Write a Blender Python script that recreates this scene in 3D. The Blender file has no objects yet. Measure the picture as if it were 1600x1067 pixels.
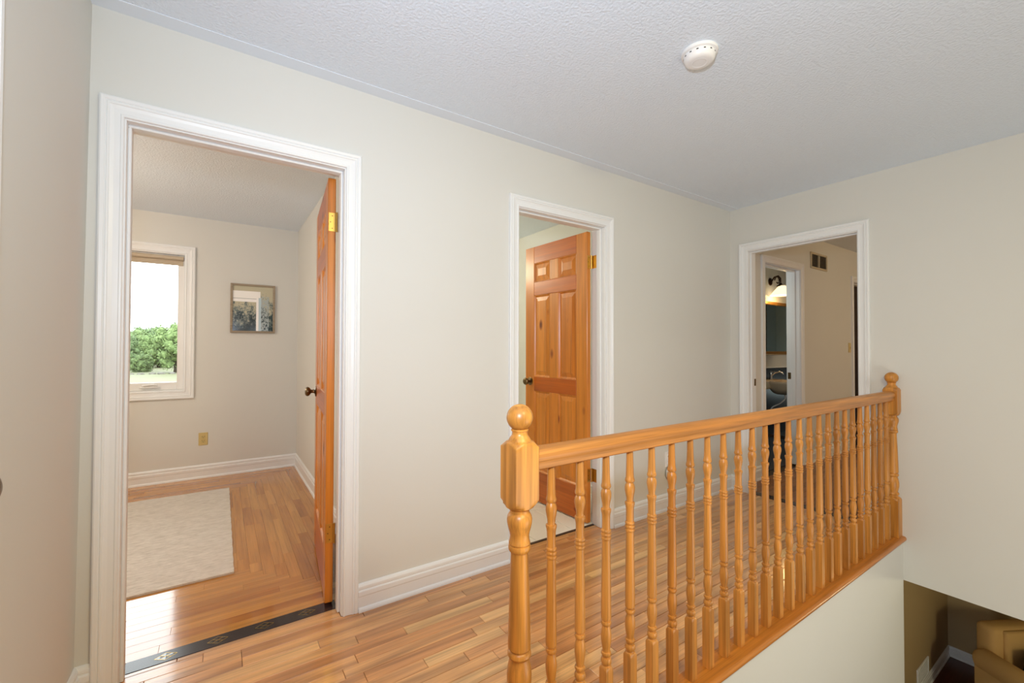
import bpy, bmesh, math, random
from mathutils import Vector, Matrix
random.seed(7)
PI = math.pi
SC = bpy.context.scene
COL = SC.collection

# ---------------------------------------------------------------- camera
F_PX, YAW, PITCH, ROLL = 675.1, 0.5924, 0.0150, 0.0025
CAM = Vector((0.0, -2.0827, 1.2255))
cy, sy = math.cos(YAW), math.sin(YAW)
fw = Vector((sy*math.cos(PITCH), cy*math.cos(PITCH), math.sin(PITCH)))
rt = Vector((cy, -sy, 0)); up = rt.cross(fw)
r2 = math.cos(ROLL)*rt + math.sin(ROLL)*up
u2 = -math.sin(ROLL)*rt + math.cos(ROLL)*up
cd = bpy.data.cameras.new('camera'); cam = bpy.data.objects.new('camera', cd); COL.objects.link(cam)
cd.sensor_width = 36; cd.lens = F_PX/1600*36; cd.clip_start = 0.02; cd.clip_end = 600
m = Matrix.Identity(4)
for i in range(3):
    m[i][0] = r2[i]; m[i][1] = u2[i]; m[i][2] = -fw[i]; m[i][3] = CAM[i]
cam.matrix_world = m
SC.camera = cam

# ---------------------------------------------------------------- world, lights, exposure
SKY = 7.0
W = bpy.data.worlds.new('overcast_sky'); SC.world = W; W.use_nodes = True
bg = W.node_tree.nodes['Background']; bg.inputs[0].default_value = (0.93, 0.97, 1.0, 1); bg.inputs[1].default_value = SKY

def light(name, kind, loc, power, color, size=0.1, size_y=None, aim=None):
    d = bpy.data.lights.new(name, kind); o = bpy.data.objects.new(name, d); COL.objects.link(o)
    d.energy = power; d.color = color; o.location = loc
    if kind == 'AREA':
        d.size = size
        if size_y: d.shape = 'RECTANGLE'; d.size_y = size_y
        if aim is not None:
            o.rotation_euler = (Vector(aim)-Vector(loc)).to_track_quat('-Z', 'Y').to_euler()
    else:
        d.shadow_soft_size = size
    return o
# the photographer's flash, on top of the camera, tilted up a little
fl = light('camera_flash', 'SPOT', (-0.07, -2.05, 1.49), 98, (0.85, 1.0, 1.18), 0.045)
fl.data.spot_size = math.radians(150); fl.data.spot_blend = 0.9
fl.rotation_euler = Vector((0.74, 0.74, 0.32)).to_track_quat('-Z', 'Y').to_euler()
# unseen fill light added low behind the camera to brighten ceiling and upper walls
light('stairwell_fill', 'AREA', (2.3, -3.3, 0.0), 27, (1.04, 1.0, 0.95), 1.6, 1.6, (2.6, -0.3, 2.3))
# unseen fill lights added to brighten the hall and the rooms off it
light('hall_fill', 'AREA', (0.9, -2.75, 2.38), 27, (1.20, 1.0, 0.54), 0.35, None, (1.3, -1.9, 0))  # added warm ambient fill behind the camera, no fixture there
light('bedroom_fill', 'POINT', (-1.5, 1.5, 1.95), 32, (1.22, 1.0, 0.80), 0.15)  # added fill out of view, lifts the bedroom walls and ceiling
light('side_room_fill', 'POINT', (6.2, -2.6, 1.9), 32, (1.36, 1.0, 0.60), 0.15)  # invented warm source that lifts the side room
light('bath_fill', 'POINT', (1.2, 1.9, 2.1), 24, (1.12, 1.0, 0.74), 0.12)  # put in unseen to brighten the bathroom tiles and open door
light('ensuite_fill', 'POINT', (4.5, 0.70, 1.75), 5.5, (0.95, 1.0, 0.95), 0.15)  # added fill hidden behind the left jamb, lights the far jamb and basin
light('ensuite_mirror_fill', 'POINT', (7.8, 0.5, 0.55), 2.6, (0.80, 1.0, 1.0), 0.08)  # added out of sight to light the wall reflected in the mirror
light('lower_room_fill', 'POINT', (5.6, -2.8, -0.9), 36, (1.13, 1.0, 0.63), 0.15)  # added warm fill for the dim room downstairs
SC.view_settings.view_transform = 'Standard'; SC.view_settings.look = 'None'
SC.view_settings.gamma = 1.0; SC.view_settings.use_curve_mapping = False
SC.view_settings.exposure = 0.0
SC.cycles.max_bounces = 10; SC.cycles.diffuse_bounces = 6; SC.cycles.glossy_bounces = 4
SC.cycles.transparent_max_bounces = 8; SC.cycles.caustics_reflective = False; SC.cycles.caustics_refractive = False
SC.cycles.sample_clamp_indirect = 8.0
SC.cycles.use_denoising = True

# ---------------------------------------------------------------- helpers
def tag(o, label=None, cat=None, group=None, kind=None):
    if label: o['label'] = label
    if cat: o['category'] = cat
    if group: o['group'] = group
    if kind: o['kind'] = kind
    return o

def empty(name, loc=(0, 0, 0), rz=0.0, **kw):
    o = bpy.data.objects.new(name, None); COL.objects.link(o)
    o.empty_display_size = 0.1
    o.location = loc; o.rotation_euler = (0, 0, rz)
    return tag(o, **kw)

def link(name, me, mat, parent=None, local=False):
    o = bpy.data.objects.new(name, me); COL.objects.link(o)
    if mat is not None and not me.materials: me.materials.append(mat)
    if parent is not None:
        o.parent = parent
        if not local:
            o.matrix_parent_inverse = Matrix.Translation(-Vector(parent.location))
    return o

class MB:
    """collects shapes into one mesh"""
    def __init__(self): self.bm = bmesh.new()
    def box(self, x0, x1, y0, y1, z0, z1, bev=0.0, seg=1):
        xs, ys, zs = sorted((x0, x1)), sorted((y0, y1)), sorted((z0, z1))
        v = [self.bm.verts.new((x, y, z)) for x in xs for y in ys for z in zs]
        fs = [(0, 1, 3, 2), (4, 6, 7, 5), (0, 4, 5, 1), (2, 3, 7, 6), (0, 2, 6, 4), (1, 5, 7, 3)]
        f = [self.bm.faces.new([v[i] for i in q]) for q in fs]
        if bev > 0:
            es = list({e for q in f for e in q.edges})
            bmesh.ops.bevel(self.bm, geom=es, offset=bev, segments=seg, affect='EDGES', profile=0.5)
        return self
    def poly(self, pts):
        self.bm.faces.new([self.bm.verts.new(p) for p in pts]); return self
    def grid(self, rows, closed=False, cap=False):
        """rows of points, quads between them; closed wraps each row"""
        vr = [[self.bm.verts.new(p) for p in r] for r in rows]
        n = len(vr[0])
        for a, b in zip(vr, vr[1:]):
            for i in range(n if closed else n-1):
                j = (i+1) % n
                try: self.bm.faces.new((a[i], a[j], b[j], b[i]))
                except ValueError: pass
        if cap:
            self.bm.faces.new(list(reversed(vr[0]))); self.bm.faces.new(vr[-1])
        return self
    def lathe(self, prof, n=24, M=None, cap=True):
        M = M or Matrix.Identity(4)
        rows = [[M @ Vector((max(r, 1e-5)*math.cos(2*PI*i/n), max(r, 1e-5)*math.sin(2*PI*i/n), z)) for i in range(n)] for z, r in prof]
        return self.grid(rows, closed=True, cap=cap)
    def tube(self, pts, r, n=8):
        pts = [Vector(p) for p in pts]; rows = []
        ref = Vector((0.31, 0.17, 0.93))
        for i, p in enumerate(pts):
            d = (pts[min(i+1, len(pts)-1)] - pts[max(i-1, 0)]).normalized()
            a = d.cross(ref)
            if a.length < 1e-3: a = d.cross(Vector((1, 0, 0)))
            a.normalize(); b = d.cross(a)
            rr = r[i] if isinstance(r, (list, tuple)) else r
            rows.append([p + rr*(math.cos(2*PI*k/n)*a + math.sin(2*PI*k/n)*b) for k in range(n)])
        return self.grid(rows, closed=True, cap=True)
    def mesh(self, name, smooth=False, angle=None):
        bmesh.ops.recalc_face_normals(self.bm, faces=self.bm.faces)
        me = bpy.data.meshes.new(name); self.bm.to_mesh(me); self.bm.free()
        if smooth:
            for p in me.polygons: p.use_smooth = True
            if angle: me.set_sharp_from_angle(angle=math.radians(angle))
        return me
    def build(self, name, mat, parent=None, smooth=False, angle=40, local=False, **kw):
        return tag(link(name, self.mesh(name, smooth, angle), mat, parent, local), **kw)

def struct(name, mb, mat, parent=None, **kw):
    return mb.build(name, mat, parent, kind=None if parent else 'structure', **kw)

# ---------------------------------------------------------------- materials
def S(r, g, b, k=1.0):
    f = lambda c: (c/255/12.92 if c/255 <= 0.04045 else ((c/255+0.055)/1.055)**2.4)*k
    return (f(r), f(g), f(b), 1)

def base_mat(name, color, rough=0.5, metal=0.0, spec=0.5):
    mt = bpy.data.materials.new(name); mt.use_nodes = True
    p = mt.node_tree.nodes['Principled BSDF']
    p.inputs['Base Color'].default_value = color
    p.inputs['Roughness'].default_value = rough
    p.inputs['Metallic'].default_value = metal
    p.inputs['Specular IOR Level'].default_value = spec
    return mt, mt.node_tree.nodes, mt.node_tree.links, p

def plaster(name, color, scale=90, strength=0.12, dist=0.002, rough=0.7, var=0.02, detail=3):
    mt, N, L, p = base_mat(name, color, rough, 0, 0.3)
    tc = N.new('ShaderNodeTexCoord')
    nz = N.new('ShaderNodeTexNoise'); nz.inputs['Scale'].default_value = scale; nz.inputs['Detail'].default_value = detail
    L.new(tc.outputs['Object'], nz.inputs['Vector'])
    bp = N.new('ShaderNodeBump'); bp.inputs['Strength'].default_value = strength; bp.inputs['Distance'].default_value = dist
    L.new(nz.outputs['Fac'], bp.inputs['Height']); L.new(bp.outputs['Normal'], p.inputs['Normal'])
    n2 = N.new('ShaderNodeTexNoise'); n2.inputs['Scale'].default_value = 1.3; n2.inputs['Detail'].default_value = 4
    L.new(tc.outputs['Object'], n2.inputs['Vector'])
    mx = N.new('ShaderNodeMix'); mx.data_type = 'RGBA'
    mx.inputs[6].default_value = tuple(c*(1-var) for c in color[:3])+(1,); mx.inputs[7].default_value = tuple(min(1, c*(1+var)) for c in color[:3])+(1,)
    L.new(n2.outputs['Fac'], mx.inputs[0]); L.new(mx.outputs[2], p.inputs['Base Color'])
    return mt

def wood(name, tones, axis='X', rough=0.3, ring=26.0, across=7.0, along=0.55, dark=0.55, pore=0.25, knots=0.0, coat=0.0, coat_rough=0.12, bump=0.05, contrast=0.5):
    """tones: list of base colours picked per object; rings are contours of a stretched noise"""
    mt, N, L, p = base_mat(name, tones[0], rough)
    tc = N.new('ShaderNodeTexCoord'); oi = N.new('ShaderNodeObjectInfo')
    mul = N.new('ShaderNodeVectorMath'); mul.operation = 'MULTIPLY'; mul.inputs[1].default_value = (37.7, 91.3, 63.1)
    cmb = N.new('ShaderNodeCombineXYZ')
    for i in range(3): L.new(oi.outputs['Random'], cmb.inputs[i])
    L.new(cmb.outputs[0], mul.inputs[0])
    add = N.new('ShaderNodeVectorMath'); add.operation = 'ADD'
    L.new(tc.outputs['Object'], add.inputs[0]); L.new(mul.outputs[0], add.inputs[1])
    def stretch(al, ac):
        mp = N.new('ShaderNodeVectorMath'); mp.operation = 'MULTIPLY'
        v = [ac, ac, ac]; v['XYZ'.index(axis)] = al
        mp.inputs[1].default_value = v; L.new(add.outputs[0], mp.inputs[0]); return mp
    n1 = N.new('ShaderNodeTexNoise'); n1.inputs['Scale'].default_value = 1.0; n1.inputs['Detail'].default_value = 1.5
    L.new(stretch(along, across).outputs[0], n1.inputs['Vector'])
    mm = N.new('ShaderNodeMath'); mm.operation = 'MULTIPLY'; mm.inputs[1].default_value = ring*2*PI/6
    L.new(n1.outputs['Fac'], mm.inputs[0])
    sn = N.new('ShaderNodeMath'); sn.operation = 'SINE'; L.new(mm.outputs[0], sn.inputs[0])
    mr = N.new('ShaderNodeMapRange'); mr.inputs[1].default_value = -1; mr.inputs[2].default_value = 1; L.new(sn.outputs[0], mr.inputs[0])
    pw = N.new('ShaderNodeMath'); pw.operation = 'POWER'; pw.inputs[1].default_value = 1.6; L.new(mr.outputs[0], pw.inputs[0])
    n2 = N.new('ShaderNodeTexNoise'); n2.inputs['Scale'].default_value = 1.0; n2.inputs['Detail'].default_value = 3.0
    L.new(stretch(5.0, 190.0).outputs[0], n2.inputs['Vector'])
    n3 = N.new('ShaderNodeTexNoise'); n3.inputs['Scale'].default_value = 1.0; n3.inputs['Detail'].default_value = 2.0
    L.new(stretch(1.8, 55.0).outputs[0], n3.inputs['Vector'])
    # tone per object
    rp = N.new('ShaderNodeValToRGB'); rp.color_ramp.interpolation = 'LINEAR'
    el = rp.color_ramp.elements
    while len(el) > 1: el.remove(el[-1])
    el[0].position = 0; el[0].color = tones[0]
    for i, t in enumerate(tones[1:]):
        e = el.new((i+1)/max(1, len(tones)-1)); e.color = t
    L.new(oi.outputs['Random'], rp.inputs[0])
    mx = N.new('ShaderNodeMix'); mx.data_type = 'RGBA'; mx.blend_type = 'MULTIPLY'
    dk = N.new('ShaderNodeMix'); dk.data_type = 'RGBA'
    dk.inputs[6].default_value = (1, 1, 1, 1); dk.inputs[7].default_value = (dark, dark*0.86, dark*0.74, 1)
    s1 = N.new('ShaderNodeMath'); s1.operation = 'MULTIPLY'; s1.inputs[1].default_value = contrast
    L.new(pw.outputs[0], s1.inputs[0]); L.new(s1.outputs[0], dk.inputs[0])
    mx.inputs[0].default_value = 1; L.new(rp.outputs[0], mx.inputs[6]); L.new(dk.outputs[2], mx.inputs[7])
    last = mx.outputs[2]
    def darken(fac_socket, lo, hi, amt):
        nonlocal last
        r = N.new('ShaderNodeMapRange'); r.inputs[1].default_value = lo; r.inputs[2].default_value = hi
        r.inputs[3].default_value = 1.0; r.inputs[4].default_value = 1.0-amt; L.new(fac_socket, r.inputs[0])
        q = N.new('ShaderNodeMix'); q.data_type = 'RGBA'; q.blend_type = 'MULTIPLY'; q.inputs[0].default_value = 1
        L.new(last, q.inputs[6]); L.new(r.outputs[0], q.inputs[7]); last = q.outputs[2]
    darken(n2.outputs['Fac'], 0.45, 0.75, pore)
    darken(n3.outputs['Fac'], 0.35, 0.75, pore*1.1)
    if knots > 0:
        vo = N.new('ShaderNodeTexVoronoi'); vo.feature = 'F1'; vo.inputs['Scale'].default_value = 1.0
        v = [6.5, 6.5, 6.5]; v['XYZ'.index(axis)] = 3.2
        mp = N.new('ShaderNodeVectorMath'); mp.operation = 'MULTIPLY'; mp.inputs[1].default_value = v
        L.new(add.outputs[0], mp.inputs[0]); L.new(mp.outputs[0], vo.inputs['Vector'])
        r = N.new('ShaderNodeMapRange'); r.inputs[1].default_value = 0.05; r.inputs[2].default_value = 0.16
        r.inputs[3].default_value = 1-knots; r.inputs[4].default_value = 1.0; L.new(vo.outputs['Distance'], r.inputs[0])
        q = N.new('ShaderNodeMix'); q.data_type = 'RGBA'; q.blend_type = 'MULTIPLY'; q.inputs[0].default_value = 1
        cc = N.new('ShaderNodeCombineColor')
        g = N.new('ShaderNodeMath'); g.operation = 'POWER'; g.inputs[1].default_value = 1.4
        L.new(r.outputs[0], g.inputs[0]); L.new(r.outputs[0], cc.inputs[0]); L.new(g.outputs[0], cc.inputs[1]); L.new(g.outputs[0], cc.inputs[2])
        L.new(last, q.inputs[6]); L.new(cc.outputs[0], q.inputs[7]); last = q.outputs[2]
    L.new(last, p.inputs['Base Color'])
    bp = N.new('ShaderNodeBump'); bp.inputs['Strength'].default_value = bump; bp.inputs['Distance'].default_value = 0.001
    L.new(n2.outputs['Fac'], bp.inputs['Height']); L.new(bp.outputs['Normal'], p.inputs['Normal'])
    if coat: p.inputs['Coat Weight'].default_value = coat; p.inputs['Coat Roughness'].default_value = coat_rough
    return mt

M = {}
M['wall'] = plaster('greige_wall_paint', (0.69, 0.69, 0.655, 1), 110, 0.10, 0.0015)
M['ceiling'] = plaster('stippled_ceiling', (0.76, 0.84, 0.93, 1), 95, 0.75, 0.006, 0.9, 0.02, 6)
M['border'] = base_mat('smooth_ceiling_border', (0.76, 0.83, 0.91, 1), 0.8)[0]
M['trim'] = base_mat('white_trim_paint', (0.82, 0.84, 0.85, 1), 0.35)[0]
M['plastic'] = base_mat('white_plastic', (0.84, 0.84, 0.83, 1), 0.35)[0]
M['ivory'] = base_mat('ivory_plastic', S(205, 185, 125), 0.4)[0]
M['hole'] = base_mat('dark_slot', (0.02, 0.02, 0.02, 1), 0.7)[0]
HALL = [S(236, 172, 110), S(246, 188, 122), S(230, 164, 102), S(250, 200, 136), S(240, 180, 116), S(222, 154, 94), S(248, 192, 128)]
M['hall_oak'] = wood('hall_oak_floor', HALL, 'X', 0.28, 24, 8.0, 0.8, 0.48, 0.24, contrast=0.62, coat=1.0, coat_rough=0.11)
BED = [S(196, 130, 54), S(208, 144, 64), S(186, 118, 46), S(214, 152, 72), S(200, 134, 56)]
M['bed_oak_x'] = wood('bedroom_oak_floor_x', BED, 'X', 0.13, 18, 8.0, 0.7, 0.65, 0.22, contrast=0.45, coat=0.55, coat_rough=0.09)
M['bed_oak_y'] = wood('bedroom_oak_floor_y', BED, 'Y', 0.13, 18, 8.0, 0.7, 0.65, 0.22, contrast=0.45, coat=0.55, coat_rough=0.09)
ROOM = [S(150, 96, 56), S(164, 108, 64), S(140, 88, 50)]
M['room_oak'] = wood('side_room_oak_floor', ROOM, 'X', 0.3, 18, 8.0, 0.7, 0.65, 0.2)
OAK = [S(226, 158, 72), S(218, 148, 62)]
M['oak_z'] = wood('honey_oak_turned', OAK, 'Z', 0.36, 24, 14.0, 0.8, 0.50, 0.28, contrast=0.55)
M['oak_x'] = wood('honey_oak_rail', [S(208, 140, 68)], 'X', 0.38, 16, 14.0, 0.5, 0.68, 0.30, contrast=0.35)
M['oak_b'] = wood('honey_oak_baluster', [S(214, 146, 66), S(206, 136, 56), S(220, 152, 72), S(200, 130, 52)], 'Z', 0.36, 22, 12.0, 0.8, 0.55, 0.3, contrast=0.5)
M['oak_cap'] = wood('honey_oak_cap', [S(208, 132, 50)], 'X', 0.3, 16, 9.0, 0.5, 0.65, 0.25)
PINE = [S(220, 136, 48), S(228, 146, 56), S(212, 126, 42)]
M['pine_z'] = wood('knotty_pine_z', PINE, 'Z', 0.3, 22, 9.0, 0.5, 0.68, 0.18, knots=0.8, contrast=0.4)
M['pine_x'] = wood('knotty_pine_x', [S(192, 96, 22), S(200, 104, 26)], 'X', 0.3, 22, 9.0, 0.5, 0.68, 0.18, knots=0.75, contrast=0.5)
M['brass'] = base_mat('polished_brass', S(214, 176, 96), 0.28, 1.0)[0]
M['antique'] = base_mat('antique_brass', S(120, 100, 72), 0.28, 1.0)[0]
M['chrome'] = base_mat('chrome', (0.8, 0.8, 0.82, 1), 0.12, 1.0)[0]
M['ebony'] = base_mat('ebony_threshold', S(46, 32, 32), 0.20)[0]
M['inlay_dark'] = base_mat('dark_inlay', S(26, 20, 20), 0.05, 0.0, 1.0)[0]
M['dark_strip'] = base_mat('dark_wood_strip', S(58, 44, 34), 0.4)[0]
M['tile'] = plaster('beige_ceramic_tile', S(238, 234, 226), 14, 0.05, 0.001, 0.3, 0.05)
M['grout'] = base_mat('pale_grout', S(226, 216, 198), 0.8)[0]
M['navy'] = base_mat('dark_navy_tile', S(36, 38, 48), 0.35)[0]
M['porcelain'] = base_mat('beige_porcelain', S(214, 190, 156), 0.18)[0]
M['gold'] = base_mat('gilt_frame', S(170, 124, 62), 0.4, 0.7)[0]
M['bronze'] = base_mat('dark_bronze', S(58, 40, 28), 0.4, 0.8)[0]
M['mirror'] = base_mat('mirror_glass', (0.55, 0.66, 0.68, 1), 0.03, 1.0)[0]
M['vent'] = base_mat('vent_enamel', S(196, 184, 156), 0.45)[0]
M['vent_dark'] = base_mat('vent_inside', S(128, 120, 102), 0.7)[0]
M['tan'] = plaster('tan_upholstery', S(196, 158, 100), 220, 0.25, 0.002, 0.85, 0.06)
M['pillow'] = plaster('dark_blue_cloth', S(30, 38, 50), 220, 0.25, 0.002, 0.9, 0.1)
M['lower_wall'] = plaster('tan_lower_wall', S(172, 150, 112), 100, 0.1, 0.0015)
M['lower_floor'] = wood('dark_cherry_floor', [S(92, 38, 20)], 'X', 0.3, 16, 9.0, 0.5, 0.65, 0.2)
M['frame_grey'] = wood('grey_brown_frame', [S(165, 150, 128)], 'X', 0.6, 10, 30, 2, 0.7, 0.2)
M['blind'] = base_mat('beige_blind_fabric', S(192, 178, 156), 0.8)[0]
M['closet'] = base_mat('closet_dark', S(70, 52, 40), 0.8)[0]
M['bark'] = plaster('grey_bark', S(96, 84, 66, 0.35), 3, 0.4, 0.1, 0.9, 0.2)
M['stone'] = plaster('pale_field_stone', S(190, 184, 172, 0.22), 2, 0.4, 0.1, 0.9, 0.2)
M['pole'] = base_mat('weathered_pale_pole', S(200, 205, 200, 0.22), 0.8)[0]

def glass():
    mt = bpy.data.materials.new('window_glass'); mt.use_nodes = True
    N, L = mt.node_tree.nodes, mt.node_tree.links; N.clear()
    o = N.new('ShaderNodeOutputMaterial'); t = N.new('ShaderNodeBsdfTransparent'); g = N.new('ShaderNodeBsdfGlossy')
    t.inputs[0].default_value = (0.96, 0.98, 0.97, 1); g.inputs['Roughness'].default_value = 0.02
    fr = N.new('ShaderNodeFresnel'); fr.inputs[0].default_value = 1.45
    mx = N.new('ShaderNodeMixShader'); L.new(fr.outputs[0], mx.inputs[0]); L.new(t.outputs[0], mx.inputs[1]); L.new(g.outputs[0], mx.inputs[2])
    L.new(mx.outputs[0], o.inputs[0]); return mt
M['glass'] = glass()

def emit(name, color, strength):
    mt, N, L, p = base_mat(name, color, 0.4)
    p.inputs['Emission Color'].default_value = color; p.inputs['Emission Strength'].default_value = strength
    return mt
M['shade'] = emit('lit_frosted_glass', (1.0, 0.78, 0.46, 1), 1.5)

def foliage(name, c0, c1, scale):
    mt, N, L, p = base_mat(name, c0, 0.7, 0, 0.2)
    tc = N.new('ShaderNodeTexCoord'); nz = N.new('ShaderNodeTexNoise'); nz.inputs['Scale'].default_value = scale; nz.inputs['Detail'].default_value = 5
    L.new(tc.outputs['Object'], nz.inputs['Vector'])
    r = N.new('ShaderNodeValToRGB'); r.color_ramp.elements[0].position = 0.35; r.color_ramp.elements[1].position = 0.65
    r.color_ramp.elements[0].color = c0; r.color_ramp.elements[1].color = c1
    L.new(nz.outputs['Fac'], r.inputs[0]); L.new(r.outputs[0], p.inputs['Base Color'])
    return mt
M['leaf_a'] = foliage('green_leaves', (0.085, 0.13, 0.05, 1), (0.17, 0.235, 0.09, 1), 2.6)
M['leaf_b'] = foliage('light_green_leaves', (0.10, 0.155, 0.055, 1), (0.195, 0.27, 0.10, 1), 2.6)
M['leaf_c'] = foliage('dark_green_leaves', (0.07, 0.115, 0.05, 1), (0.145, 0.205, 0.085, 1), 2.6)
M['lawn'] = foliage('mown_grass', (0.112, 0.118, 0.064, 1), (0.136, 0.138, 0.080, 1), 0.4)

def rug_mat():
    mt, N, L, p = base_mat('woven_cream_rug', S(214, 200, 176), 0.95, 0, 0.1)
    tc = N.new('ShaderNodeTexCoord')
    nz = N.new('ShaderNodeTexNoise'); nz.inputs['Scale'].default_value = 60; nz.inputs['Detail'].default_value = 5; nz.inputs['Roughness'].default_value = 0.65
    mp = N.new('ShaderNodeMapping'); mp.inputs['Scale'].default_value = (0.35, 1.0, 1)
    L.new(tc.outputs['Object'], mp.inputs[0]); L.new(mp.outputs[0], nz.inputs['Vector'])
    sx_ = N.new('ShaderNodeSeparateXYZ'); L.new(tc.outputs['Object'], sx_.inputs[0])
    def lines(sgn):
        q = N.new('ShaderNodeMath'); q.operation = 'MULTIPLY_ADD'; q.inputs[1].default_value = sgn; L.new(sx_.outputs[0], q.inputs[0]); L.new(sx_.outputs[1], q.inputs[2])
        w = N.new('ShaderNodeMath'); w.operation = 'PINGPONG'; w.inputs[1].default_value = 0.045; L.new(q.outputs[0], w.inputs[0])
        v = N.new('ShaderNodeMapRange'); v.inputs[1].default_value = 0.0; v.inputs[2].default_value = 0.012; L.new(w.outputs[0], v.inputs[0]); return v
    l1, l2 = lines(1.0), lines(-1.0)
    lm = N.new('ShaderNodeMath'); lm.operation = 'MULTIPLY'; L.new(l1.outputs[0], lm.inputs[0]); L.new(l2.outputs[0], lm.inputs[1])
    ad = N.new('ShaderNodeMath'); ad.operation = 'MULTIPLY_ADD'; ad.inputs[1].default_value = 0.05
    L.new(lm.outputs[0], ad.inputs[0]); L.new(nz.outputs['Fac'], ad.inputs[2])
    r = N.new('ShaderNodeValToRGB'); r.color_ramp.elements[0].position = 0.34; r.color_ramp.elements[1].position = 0.74
    r.color_ramp.elements[0].color = S(196, 188, 178); r.color_ramp.elements[1].color = S(226, 219, 210)
    L.new(ad.outputs[0], r.inputs[0]); L.new(r.outputs[0], p.inputs['Base Color'])
    bp = N.new('ShaderNodeBump'); bp.inputs['Strength'].default_value = 0.7; bp.inputs['Distance'].default_value = 0.006
    L.new(ad.outputs[0], bp.inputs['Height']); L.new(bp.outputs['Normal'], p.inputs['Normal'])
    return mt
M['rug'] = rug_mat()

def art_mat():
    """print of dark speckled trees with a white L-shaped band and bar"""
    mt, N, L, p = base_mat('tree_print', (0.4, 0.4, 0.36, 1), 0.12, 0.0)
    tc = N.new('ShaderNodeTexCoord')
    sp = N.new('ShaderNodeSeparateXYZ'); L.new(tc.outputs['Object'], sp.inputs[0])
    def math_(op, a, b):
        q = N.new('ShaderNodeMath'); q.operation = op
        for i, v in enumerate((a, b)):
            if isinstance(v, (int, float)): q.inputs[i].default_value = v
            else: L.new(v, q.inputs[i])
        return q.outputs[0]
    u = math_('DIVIDE', math_('SUBTRACT', sp.outputs['X'], 0.089), 0.342)
    v = math_('DIVIDE', math_('SUBTRACT', 1.829, sp.outputs['Z']), 0.441)
    def rect(u0, u1, v0, v1):
        a = math_('MULTIPLY', math_('GREATER_THAN', u, u0), math_('LESS_THAN', u, u1))
        b = math_('MULTIPLY', math_('GREATER_THAN', v, v0), math_('LESS_THAN', v, v1))
        return math_('MULTIPLY', a, b)
    def noise(scale, detail, rough, zs=0.7):
        nz = N.new('ShaderNodeTexNoise'); nz.inputs['Scale'].default_value = scale; nz.inputs['Detail'].default_value = detail; nz.inputs['Roughness'].default_value = rough
        mp = N.new('ShaderNodeMapping'); mp.inputs['Scale'].default_value = (1, 1, zs)
        L.new(tc.outputs['Object'], mp.inputs[0]); L.new(mp.outputs[0], nz.inputs['Vector']); return nz.outputs['Fac']
    n1, n2 = noise(70, 8, 0.75), noise(11, 3, 0.5)
    ink = math_('ADD', math_('ADD', n1, math_('MULTIPLY', n2, 0.6)), math_('MULTIPLY', math_('SUBTRACT', v, 0.62), 0.45))
    r = N.new('ShaderNodeValToRGB'); e = r.color_ramp.elements
    e[0].position = 0.70; e[0].color = S(196, 192, 168); e[1].position = 0.92; e[1].color = S(40, 62, 68)
    m_ = e.new(0.79); m_.color = S(122, 136, 134)
    L.new(ink, r.inputs[0]); last = r.outputs[0]
    def over(mask, col):
        nonlocal last
        q = N.new('ShaderNodeMix'); q.data_type = 'RGBA'; q.inputs[7].default_value = col
        L.new(mask, q.inputs[0]); L.new(last, q.inputs[6]); last = q.outputs[2]
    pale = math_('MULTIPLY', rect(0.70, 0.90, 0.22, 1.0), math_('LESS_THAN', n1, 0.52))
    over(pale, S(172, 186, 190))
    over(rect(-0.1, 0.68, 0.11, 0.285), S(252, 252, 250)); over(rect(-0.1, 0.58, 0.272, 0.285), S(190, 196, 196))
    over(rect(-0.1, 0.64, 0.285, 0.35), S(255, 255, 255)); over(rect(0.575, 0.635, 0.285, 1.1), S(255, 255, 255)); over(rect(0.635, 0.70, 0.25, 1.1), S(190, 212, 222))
    L.new(last, p.inputs['Base Color'])
    return mt
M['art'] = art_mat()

# ================================================================ SETTING
XB = 3.721; CEIL = 2.44; T = 0.12; XL = -0.40
HEAD = 2.052                         # underside of every door head jamb
D1 = (-0.294, 0.467); D2 = (1.449, 2.163); D3 = (-0.918, -0.158)   # clear openings
D4 = (-1.555, -0.81)                 # door in the left wall
J = 0.018                            # jamb board thickness
BED_R, BED_BACK, BED_L = 0.66, 2.92, -2.0
YB = -1.11                           # balustrade centre line
LOW = -2.68; LOWC = -0.285

def wall_x(name, x0, x1, y0, y1, z0, z1, holes, mat):
    """wall running along x with rectangular holes (a, b, bottom, top)"""
    mb = MB(); c = x0
    for a, b, h0, h1 in sorted(holes):
        mb.box(c, a, y0, y1, z0, z1)
        mb.box(a, b, y0, y1, h1, z1)
        if h0 > z0: mb.box(a, b, y0, y1, z0, h0)
        c = b
    mb.box(c, x1, y0, y1, z0, z1)
    return struct(name, mb, mat)
def wall_y(name, x0, x1, y0, y1, z0, z1, holes, mat):
    mb = MB(); c = y0
    for a, b, h0, h1 in sorted(holes):
        mb.box(x0, x1, c, a, z0, z1)
        mb.box(x0, x1, a, b, h1, z1)
        if h0 > z0: mb.box(x0, x1, a, b, z0, h0)
        c = b
    mb.box(x0, x1, c, y1, z0, z1)
    return struct(name, mb, mat)

struct('ceiling', MB().box(-2.2, 9.2, -3.6, 3.3, CEIL, CEIL+0.12), M['ceiling'])
struct('trim_ceiling', MB().box(XL-0.02, XB, -0.075, 0, CEIL-0.0025, CEIL+0.001), M['border'])
DB = (4.325, 5.058)                  # ensuite door opening
DC = (6.515, 7.25)                   # closet opening
wall_x('wall_back', -2.1, 8.7, 0, T, -0.0, CEIL, [(D1[0]-J, D1[1]+J, 0, HEAD+J), (D2[0]-J, D2[1]+J, 0, HEAD+J), (DB[0]-J, DB[1]+J, 0, HEAD+J), (DC[0]-J, DC[1]+J, 0, HEAD+J)], M['wall'])
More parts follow.
